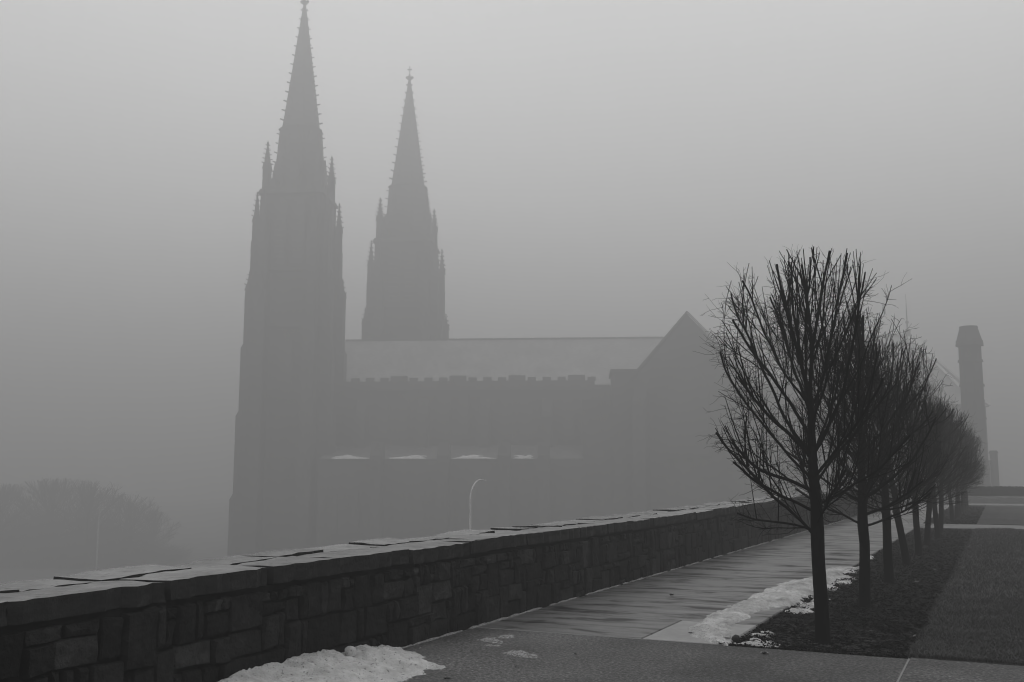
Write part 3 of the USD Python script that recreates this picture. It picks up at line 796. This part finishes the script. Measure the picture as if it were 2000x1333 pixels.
def pinnacle(x, y, z0, zs_, z1, r):
    """A square shaft with small gables, a steep crocketed pyramid and a bud."""
    parts = [frustum(x, y, z0, zs_, r, r, r * .96, r * .96), frustum(x, y, zs_, zs_ + r * .25, r * 1.22, r * 1.22, r * 1.1, r * 1.1)]
    for sx_, sy in ((1, 0), (-1, 0), (0, 1), (0, -1)):
        parts.append(hull([(x + sx_ * r * .9 + sy * r, y + sy * r * .9 + sx_ * r, zs_ + r * .2), (x + sx_ * r * .9 - sy * r, y + sy * r * .9 - sx_ * r, zs_ + r * .2),
                           (x + sx_ * r * 1.15 + sy * r, y + sy * r * 1.15 + sx_ * r, zs_ + r * .2), (x + sx_ * r * 1.15 - sy * r, y + sy * r * 1.15 - sx_ * r, zs_ + r * .2),
                           (x + sx_ * r * 1.15, y + sy * r * 1.15, zs_ + r * 1.7), (x + sx_ * r * .6, y + sy * r * .6, zs_ + r * 1.7)]))
    parts.append(frustum(x, y, zs_ + r * .25, z1 - r * .5, r * .86, r * .86, r * .1, r * .1))
    parts += crockets([((x + i * r * .86, y + j * r * .86, zs_ + r * .6), (x + i * r * .12, y + j * r * .12, z1 - r * .6)) for i in (-1, 1) for j in (-1, 1)], .52, r * .62, None)
    m = trimesh.creation.icosphere(1, r * .3)
    parts.append((np.asarray(m.vertices) * [1, 1, 1.3] + [x, y, z1 - r * .35], np.asarray(m.faces)))
    parts.append(ngon(6, x, y, z1 - r * .3, z1 + r * .4, r * .12, r * .04))
    return cat(parts)

def make_tower(a, b, cross_h, wide=1.0, drop=0.0):
    T = thing('tower', parent=church)
    P = lambda m: C((np.asarray(m[0], float) * [wide, wide, 1] - [0, 0, drop], m[1]), a, b)
    body = [frustum(0, 0, LOW, 2, 3.85, 3.85, 3.8, 3.8), frustum(0, 0, 2, 18, 3.72, 3.72, 3.65, 3.65), frustum(0, 0, 18, 33.2, 3.58, 3.58, 3.45, 3.45)]
    obj('tower_wall', P(cat(body)), 'church_stone', T)
    for z in (2.0, 10.0, 18.0, 24.3):
        obj('string_course', P(frustum(0, 0, z - .22, z + .1, 3.92, 3.92, 3.74, 3.74)), 'church_trim', T)
    obj('cornice', P(frustum(0, 0, 32.9, 33.5, 3.72, 3.72, 3.48, 3.48)), 'church_trim', T)
    for q in range(4):
        R = np.array([[math.cos(q * np.pi / 2), -math.sin(q * np.pi / 2), 0], [math.sin(q * np.pi / 2), math.cos(q * np.pi / 2), 0], [0, 0, 1]])
        rot = lambda m: (m[0] @ R.T, m[1])
        for lat in (-2.8, 2.8):
            lev = [(LOW, -1.0, 5.75, .82), (-1.0, 8.0, 5.4, .8), (8.0, 15.5, 5.1, .76), (15.5, 21.0, 4.85, .72)]
            parts = []
            for (z0, z1, reach, hw) in lev:
                parts.append(box(lat - hw, lat + hw, -reach, -3.3, z0, z1))
                parts.append(hull([(lat + s_ * hw, -reach, z1 - .02) for s_ in (-1, 1)] + [(lat + s_ * (hw - .06), -reach + .5, z1 + .9) for s_ in (-1, 1)] + [(lat + s_ * hw, -3.3, z1 - .02) for s_ in (-1, 1)] + [(lat + s_ * (hw - .06), -3.3, z1 + .9) for s_ in (-1, 1)]))
            parts.append(box(lat - .66, lat + .66, -4.38, -3.3, 21.0, 27.4))
            parts.append(hull([(lat + s_ * .66, -4.38, 27.38) for s_ in (-1, 1)] + [(lat + s_ * .45, -3.5, 29.3) for s_ in (-1, 1)] + [(lat + s_ * .66, -3.3, 27.38) for s_ in (-1, 1)]))
            bt = obj('buttress', P(rot(cat(parts))), 'church_stone', T)
            obj('pinnacle', P(rot(pinnacle(lat, -4.6, 20.8, 22.0, 24.2, .36))), 'church_trim', T)
            obj('pinnacle', P(rot(pinnacle(lat, -4.02, 27.3, 29.8, 33.3, .37))), 'church_trim', T)
        for lat in (-1.02, 1.02):
            w = lancet(1.25, 7.6, .4)
            fr = lancet(1.6, 8.0, .24)
            wn = obj('window', P(rot((fr[0] + [lat, -3.56, 24.5], fr[1]))), 'church_trim', T)
            obj('louvre', P(rot(cat([(w[0] * [1, .4, 1] + [lat, -3.64, 24.7], w[1])] + [hull([(lat + s_ * .58, -3.72, 25 + k * .62) for s_ in (-1, 1)] + [(lat + s_ * .58, -3.84, 24.8 + k * .62) for s_ in (-1, 1)] + [(lat + s_ * .58, -3.7, 25.1 + k * .62) for s_ in (-1, 1)]) for k in range(9)]))), 'dark_glass', wn)
        lw = lancet(1.6, 6.0, .3)
        obj('window', P(rot((lw[0] + [0, -3.72, 11.2], lw[1]))), 'dark_glass', T)
    for sx_ in (-1, 1):
        for sy in (-1, 1):
            obj('corner_pinnacle', P(pinnacle(sx_ * 2.95, sy * 2.95, 33.2, 35.9, 39.1, .40)), 'church_trim', T)
            obj('corner_haunch', P(frustum(sx_ * 2.75, sy * 2.75, 33.2, 34.9, .62, .62, .36, .36, -sx_ * .35, -sy * .35)), 'church_stone', T)
    par = []
    for q in range(4):
        R = np.array([[math.cos(q * np.pi / 2), -math.sin(q * np.pi / 2), 0], [math.sin(q * np.pi / 2), math.cos(q * np.pi / 2), 0], [0, 0, 1]])
        m = cat([box(-2.5, 2.5, -3.44, -3.2, 33.2, 33.9)] + [box(x - .25, x + .25, -3.44, -3.2, 33.9, 34.35) for x in np.arange(-2.1, 2.2, 1.05)])
        par.append((m[0] @ R.T, m[1]))
    obj('parapet', P(cat(par)), 'church_trim', T)
    # the spire: a lower part with a band of gablets, and the long crocketed upper part
    k8 = 1 / math.cos(np.pi / 8)
    sp = obj('spire', P(cat([ngon(8, 0, 0, 33.2, 41.2, 2.85 * k8, 2.25 * k8), ngon(8, 0, 0, 41.2, 41.5, 2.42 * k8, 2.2 * k8), ngon(8, 0, 0, 41.4, 57.0, 2.02 * k8, .13)])), 'church_stone', T)
    ang = np.arange(8) * np.pi / 4 + np.pi / 8
    lines = [((2.02 * k8 * math.cos(q), 2.02 * k8 * math.sin(q), 41.6), (.15 * math.cos(q), .15 * math.sin(q), 56.4)) for q in ang]
    lines += [((2.85 * k8 * math.cos(q), 2.85 * k8 * math.sin(q), 34.2), (2.3 * k8 * math.cos(q), 2.3 * k8 * math.sin(q), 41.0)) for q in ang]
    obj('crockets', P(cat(crockets(lines, 1.12, .30, None))), 'church_trim', sp, kind='stuff')
    gab = []
    for q in range(8):
        c_, s_ = math.cos(q * np.pi / 4), math.sin(q * np.pi / 4)
        pr = lambda u, o, z: (c_ * o - s_ * u, s_ * o + c_ * u, z)
        gab.append(hull([pr(-.62, 2.5, 39.2), pr(.62, 2.5, 39.2), pr(0, 2.45, 41.4), pr(-.62, 2.0, 39.2), pr(.62, 2.0, 39.2), pr(0, 1.9, 41.7)]))
    obj('gablets', P(cat(gab)), 'church_trim', sp, kind='stuff')
    for q in range(4):
        R = np.array([[math.cos(q * np.pi / 2), -math.sin(q * np.pi / 2), 0], [math.sin(q * np.pi / 2), math.cos(q * np.pi / 2), 0], [0, 0, 1]])
        m = cat([hull([(-.75, -3.0, 34.0), (.75, -3.0, 34.0), (-.75, -3.0, 36.0), (.75, -3.0, 36.0), (0, -3.0, 37.7), (-.75, -2.2, 34.0), (.75, -2.2, 34.0), (-.75, -2.2, 36.0), (.75, -2.2, 36.0), (0, -2.2, 37.7)])])
        lu = obj('lucarne', P((m[0] @ R.T, m[1])), 'church_trim', T)
        lw = lancet(.7, 2.0, .1)
        obj('window', P(((lw[0] + [0, -3.03, 34.3]) @ R.T, lw[1])), 'dark_glass', lu)
    mm = trimesh.creation.icosphere(1, .34)
    fin = [(np.asarray(mm.vertices) * [1, 1, .8] + [0, 0, 57.0], np.asarray(mm.faces)), ngon(8, 0, 0, 56.5, 57.6, .16, .12)]
    fin += [(np.asarray(mm.vertices) * [.55, .55, .6] + [0.34 * math.cos(q), .34 * math.sin(q), 57.15], np.asarray(mm.faces)) for q in np.arange(4) * np.pi / 2]
    fin += [box(-.05, .05, -.05, .05, 57.5, 57.5 + cross_h), box(-.3, .3, -.05, .05, 57.5 + cross_h * .58, 57.5 + cross_h * .58 + .15)]
    obj('finial_cross', P(cat(fin)), 'church_trim', sp)
make_tower(-0.95, 0, 1.6)
make_tower(7.75, 22.55, 1.3, 1.08, 0.6)

# nave, chancel and apse
NW, NE, NN, NF = 2.2, 70.2, 2.0, 20.0
EAVE, RIDGE = 12.0, 18.1
obj('nave_wall', C(box(NW, NE, NN, NF, LOW, EAVE - .4)), 'church_stone', church)
rf = hull([(x, y, z) for x in (NW, NE) for y, z in ((NN + .5, EAVE - .3), (NF - .5, EAVE - .3), (11, RIDGE))])
roof = obj('nave_roof', C(rf), 'slate', church)
obj('ridge_cap', C(box(NW, NE, 10.85, 11.15, RIDGE - .12, RIDGE + .12)), 'lead', roof)
px_ = obj('parapet', C(box(NW, 32.8, NN - .25, NN + .25, EAVE - .9, EAVE + .15)), 'church_trim', church)
k = 0
x = 5.6
while x < 32.5:
    bigm = (k % 4 == 3)
    w = .95 if bigm else .46
    obj('merlon', C(box(x - w, x + w, NN - .28, NN + .22, EAVE + .15, EAVE + (.75 if bigm else .55))), 'church_trim', church)
    x += 1.68; k += 1
for k in range(5):
    x = 6.5 + k * 7.0
    if x < 33:
        obj('buttress', C(cat([box(x - .6, x + .6, NN - 1.4, NN, LOW, 8), hull([(x + s_ * .6, NN - 1.4, 7.98) for s_ in (-1, 1)] + [(x + s_ * .6, NN + .1, 7.98) for s_ in (-1, 1)] + [(x + s_ * .6, NN + .1, 10.4) for s_ in (-1, 1)])])), 'church_stone', church)
    if x < 30:
        for o in (2.4, 4.6):
            w = lancet(1.3, 5.0, .3)
            obj('window', C((w[0] + [x + o, NN - .1, 5.6], w[1])), 'dark_glass', church)
# aisle in front, with buttresses that part the snow on its ledge
AF = -6.0
obj('aisle_wall', C(box(3.6, 31.5, AF, NN, LOW, 3.2)), 'church_stone', church)
obj('aisle_roof', C(hull([(x, y, z) for x in (3.6, 31.5) for y, z in ((AF - .1, 3.2), (AF - .1, 3.3), (NN, 3.2), (NN, 4.9))])), 'lead', church)
AB = [9.95, 16.95, 23.3]
for x in AB + [27.4]:
    obj('buttress', C(cat([box(x - .62, x + .62, AF - 1.2, AF + .6, LOW, 3.6), hull([(x + s_ * .62, y, z) for s_ in (-1, 1) for y, z in ((AF - 1.2, 3.59), (AF + .6, 3.59), (AF + .6, 5.0), (AF - .2, 5.0))])])), 'church_stone', church)
for x in (5.2, 7.4, 12.2, 14.4, 19.0, 21.2, 25.3):
    w = lancet(1.2, 5.0, .3)
    obj('window', C((w[0] + [x, AF - .08, -4.5], w[1])), 'dark_glass', church)
sr = np.random.default_rng(8)
for k, (x0, x1) in enumerate(((3.7, 9.2), (10.8, 16.1), (17.7, 22.6), (24.0, 26.7))):
    wisps = []
    for w_ in range(5):
        L = (x1 - x0) * (sr.uniform(.65, .98) if w_ < 2 else sr.uniform(.2, .5))
        xa = sr.uniform(x0, x1 - L); yy = AF - .1 + .55 * w_ * (1 if w_ > 0 else 0) * .6
        n = 18
        u = np.linspace(0, 1, n)
        xx = xa + L * u
        hgt = np.sin(np.pi * u) ** .8 * (.05 + .10 * meshkit.noise(np.c_[xx * 1.7, xx * 0 + k + w_, xx * 0], 7)) + .01
        zb = 3.3 + (yy - AF + .1) * .198
        wd = .2 + .5 * np.sin(np.pi * u) ** .7
        v = np.vstack([np.c_[xx, np.full(n, yy - .04), np.full(n, zb - .02)], np.c_[xx, np.full(n, yy - .05), zb + hgt * .7], np.c_[xx, yy + wd * .5, zb + wd * .1 + hgt], np.c_[xx, yy + wd, zb + wd * .198 - .01]])
        wisps.append((v, np.array([(a_ * n + i, a_ * n + i + 1, (a_ + 1) * n + i + 1, (a_ + 1) * n + i) for a_ in range(3) for i in range(n - 1)])))
    v, f = cat(wisps)
    obj('roof_snow', C((v, f)), 'far_snow', smooth=True, cat='snow', group='snow patches on the ledge of the cathedral aisle',
        label=('leftmost' if k == 0 else 'second from left' if k == 1 else 'third from left' if k == 2 else 'rightmost') + ' of four pale snow streaks on the cathedral aisle ledge')
# stair turret beside the transept
obj('stair_turret', C(cat([box(34.6, 38.4, -5.2, 2.0, LOW, 12.3), box(34.4, 38.5, -5.4, 2.0, 12.3, 12.65), box(31.4, 34.7, -4.6, 2.0, LOW, 9.5)])), 'church_stone', church)
# transept: a gabled arm, a little askew
ta = math.radians(18)
gx, gy = 42.2, -8.4
def TR(m):
    v, f = m
    v = np.asarray(v, float)
    return C((np.c_[gx + v[:, 0] * math.cos(ta) + v[:, 1] * math.sin(ta), gy - v[:, 0] * math.sin(ta) + v[:, 1] * math.cos(ta), v[:, 2]], f))
tw_ = obj('transept_wall', TR(cat([box(-5.6, 5.6, 0, 20, LOW, 11.4), hull([(x, y, z) for y in (0, .8) for x, z in ((-5.9, 11.39), (5.9, 11.39), (0, 17.9))])])), 'church_stone', church)
obj('transept_roof', TR(hull([(x, y, z) for y in (.9, 20) for x, z in ((-5.7, 11.45), (5.7, 11.45), (0, 17.55))])), 'slate', church)
for s_ in (-1, 1):
    obj('gable_coping', TR(hull([(s_ * x, y, z) for y in (-.12, .95) for x, z in ((6.1, 11.3), (0, 18.0), (0, 18.3), (6.3, 11.45))])), 'slate' if s_ > 0 else 'church_trim', tw_)
w = lancet(4.2, 9.5, .3)
obj('window', TR((w[0] + [0, -.1, 3.5], w[1])), 'dark_glass', tw_)
for s_ in (-4.9, 4.9):
    obj('buttress', TR(cat([box(s_ - .7, s_ + .7, -1.3, 0, LOW, 9.0), hull([(s_ + q * .7, y, z) for q in (-1, 1) for y, z in ((-1.3, 8.98), (0, 8.98), (0, 10.6))])])), 'church_stone', church)
# apse: half of a polygon with ribs on its roof, a finial at its point
ang = np.linspace(-np.pi / 2, np.pi / 2, 6)
AR = 8.0
ap = [(NE + AR * math.cos(q), 11 + AR * math.sin(q)) for q in ang]
obj('apse_wall', C(hull([(x, y, z) for x, y in ap for z in (LOW, 9.6)])), 'church_stone', church)
ar = obj('apse_roof', C(hull([(NE + (x - NE) * 1.05, 11 + (y - 11) * 1.05, 9.4) for x, y in ap] + [(NE, 11, RIDGE), (NE, 2.5, 9.4), (NE, 19.5, 9.4)])), 'slate', church)
for x, y in ap:
    p0 = np.array([NE + (x - NE) * 1.06, 11 + (y - 11) * 1.06, 9.5]); p1 = np.array([NE, 11, RIDGE + .08])
    obj('roof_rib', C(tubes([(np.linspace(p0, p1, 4), np.full(4, .16))], 5)), 'far_snow', ar)
for q in (-.95, -.55, -.2, .1):
    p0 = np.array([NE + AR * 1.0 * math.cos(q), 11 + AR * 1.0 * math.sin(q), 9.75]); p1 = np.array([NE, 11, RIDGE + .02])
    obj('roof_rib', C(tubes([(np.linspace(p0, p1, 4), np.full(4, .09))], 5)), 'slate', ar)
fl = [ngon(8, NE, 11, RIDGE - .4, RIDGE + .5, .42, .32), ngon(8, NE, 11, RIDGE + .5, RIDGE + .8, .45, .18), ngon(8, NE, 11, RIDGE + .8, RIDGE + 5.0, .10, .02)]
mm = trimesh.creation.icosphere(2, .2)
fl.append((np.asarray(mm.vertices) + [NE, 11, RIDGE + 1.6], np.asarray(mm.faces)))
obj('apse_finial', C(cat(fl)), 'lead', church)

# stone chimney tower, pier and low building beyond the trees
ch = thing('chimney_tower', (69.8, 155, -.94), (0, 0, 12), (1.55, 1.55, 1.55), label='tall stone chimney tower with tapered top, behind the far trees', cat='chimney')
obj('shaft', ngon(8, 0, 0, LOW, 14.2, 1.12, 1.06), 'church_stone', ch)
obj('cap', cat([ngon(8, 0, 0, 14.2, 14.75, 1.32, 1.25), ngon(8, 0, 0, 14.75, 16.0, 1.2, .85), ngon(8, 0, 0, 16.0, 16.15, .9, .85)]), 'church_trim', ch)
for z in (12.6, 10.2, 7.0):
    obj('string_course', ngon(8, 0, 0, z, z + .25, 1.2, 1.14), 'church_trim', ch)
pr = thing('stone_pier', (79.7, 170.5, -.94), (0, 0, 0), (1.55, 1.55, 1.55), label='slim dark stone pier rising beyond the hedge right of the trees', cat='pier')
obj('shaft', box(-.3, .3, -.3, .3, LOW, 3.9), 'church_stone', pr)
obj('capstone', frustum(0, 0, 3.9, 4.2, .38, .38, .27, .27), 'church_trim', pr)
lb = thing('stone_outbuilding', (75.3, 172, -.94), (0, 0, 0), (1.55, 1.55, 1.55), label='low hazy stone building between the last tree and the slim pier', cat='building')
obj('wall', box(-2.2, 1.9, -2, 3, LOW, 3.2), 'church_stone', lb)
obj('roof', hull([(x, y, z) for x in (-2.4, 2.1) for y, z in ((-2.2, 3.2), (3.2, 3.2), (.5, 4.0))]), 'slate', lb)

# street lamps below the terrace
def lamp(loc, rz, h, arm, rise, label):
    t = thing('street_lamp', loc, (0, 0, rz), label=label, cat='street lamp')
    a = np.linspace(0, np.pi * .5, 9)
    R = rise
    curve = np.c_[R * .62 * (1 - np.cos(a)), 0 * a, h - R + R * np.sin(a)]
    pts = np.vstack([[(0, 0, 0), (0, 0, h * .5)], curve, [(arm, 0, h - .02)]])
    rad = np.r_[.15, .125, np.linspace(.11, .07, 9), .06]
    obj('post', tubes([(pts, rad)], 10), 'galvanised', t, smooth=50)
    obj('base', ngon(10, 0, 0, 0, .5, .2, .16), 'galvanised', t)
    hd = hull([(arm - .05, -.1, h + .06), (arm - .05, .1, h + .06), (arm + .45, -.18, h + .08), (arm + .45, .18, h + .08), (arm + .8, 0, h - .02), (arm - .05, -.08, h - .06), (arm - .05, .08, h - .06), (arm + .65, -.16, h - .08), (arm + .65, .16, h - .08)])
    obj('lamp_head', hd, 'galvanised', t)
    obj('lens', hull([(arm + .1, -.1, h - .081), (arm + .1, .1, h - .081), (arm + .48, -.11, h - .081), (arm + .48, .11, h - .081), (arm + .29, 0, h - .14)]), 'lamp_lens', t)
lamp((-4.02, 100, LOW), 40, 1.14 - LOW, 1.15, 2.0, 'pale curved street lamp rising behind the wall in front of the cathedral aisle')
lamp((-91.9, 231, LOW), 25, -2.98 - LOW, 3.6, 4.8, 'faint curved street lamp at the far left before the hazy trees')

# big bare trees far left
BIG = ((-122.0, 245.2, 4.87, 9.76, 20, 'hazy rounded bare tree cut by the left edge of the photo'),
       (-110.3, 250.1, 5.48, 9.39, 90, 'tallest hazy bare tree in the clump at far left'),
       (-99.8, 244.0, 4.99, 8.30, 160, 'lower hazy bare tree right of the tallest one in the far left clump'),
       (-92.4, 252.5, 3.89, 6.83, 250, 'small faint bare tree at the right end of the far left clump'))
for k, (x, y, h, w, rz, lab) in enumerate(BIG):
    copy_of(protos[1 + k % 3], 'large_tree', (x, y, LOW), (0, 0, rz), (w, w, h), label=lab, cat='tree')
for k, (x, y, h, w) in enumerate(((-126.9, 258.6, 5.11, 10.25), (-116.5, 261.1, 5.36, 10.00), (-105.5, 257.4, 5.24, 9.52), (-97.0, 259.9, 4.38, 8.54), (-89.1, 258.6, 3.28, 6.83))):
    copy_of(protos[1 + (k + 1) % 3], 'large_tree', (x, y, LOW), (0, 0, 70 * k + 33), (w, w, h), label='hazy bare tree merging into the back of the far left clump', cat='tree', group='hazy bare trees at the back of the far left clump')
tr = np.random.default_rng(99)
st_ = []
for _ in range(2400):
    x0, y0 = tr.uniform(-148, -82), tr.uniform(241, 264)
    hgt = np.interp(x0, [-148, -122, -112, -104, -93, -87, -82], [11, 12, 13, 12, 9, 6, 3]) * tr.uniform(.35, .98)
    q = np.cumsum(np.vstack([[x0, y0, LOW], np.c_[tr.normal(0, .6, (5, 2)), np.full(5, hgt / 5)]]), 0)
    st_.append((q, np.linspace(.07, .02, 6)))
    for _ in range(8):
        j = tr.integers(1, 6)
        d = np.r_[tr.normal(0, .9, 2), .4]
        st_.append((np.array([q[j], q[j] + d * .8, q[j] + d * 1.6 + [0, 0, .2]]), np.array([.04, .03, .012])))
obj('thicket', tubes(st_, 3, cap=False), 'bark', kind='stuff', label='hazy leafless scrub filling in under the far left trees', cat='scrub')

# ------------------------------------------------------------------ the fog
usdkit.material(stage, '/World/Looks/fog', {'v': ('principled_volume', {'color': g3(FOG_ALBEDO), 'density': FOG, 'anisotropy': FOG_G})}, [], volume='v.volume')
obj('haze', box(-820, 820, -820, 820, LOW - 6.0, 102.0), 'fog', kind='stuff', label='thick pale winter fog over the whole place', cat='fog')
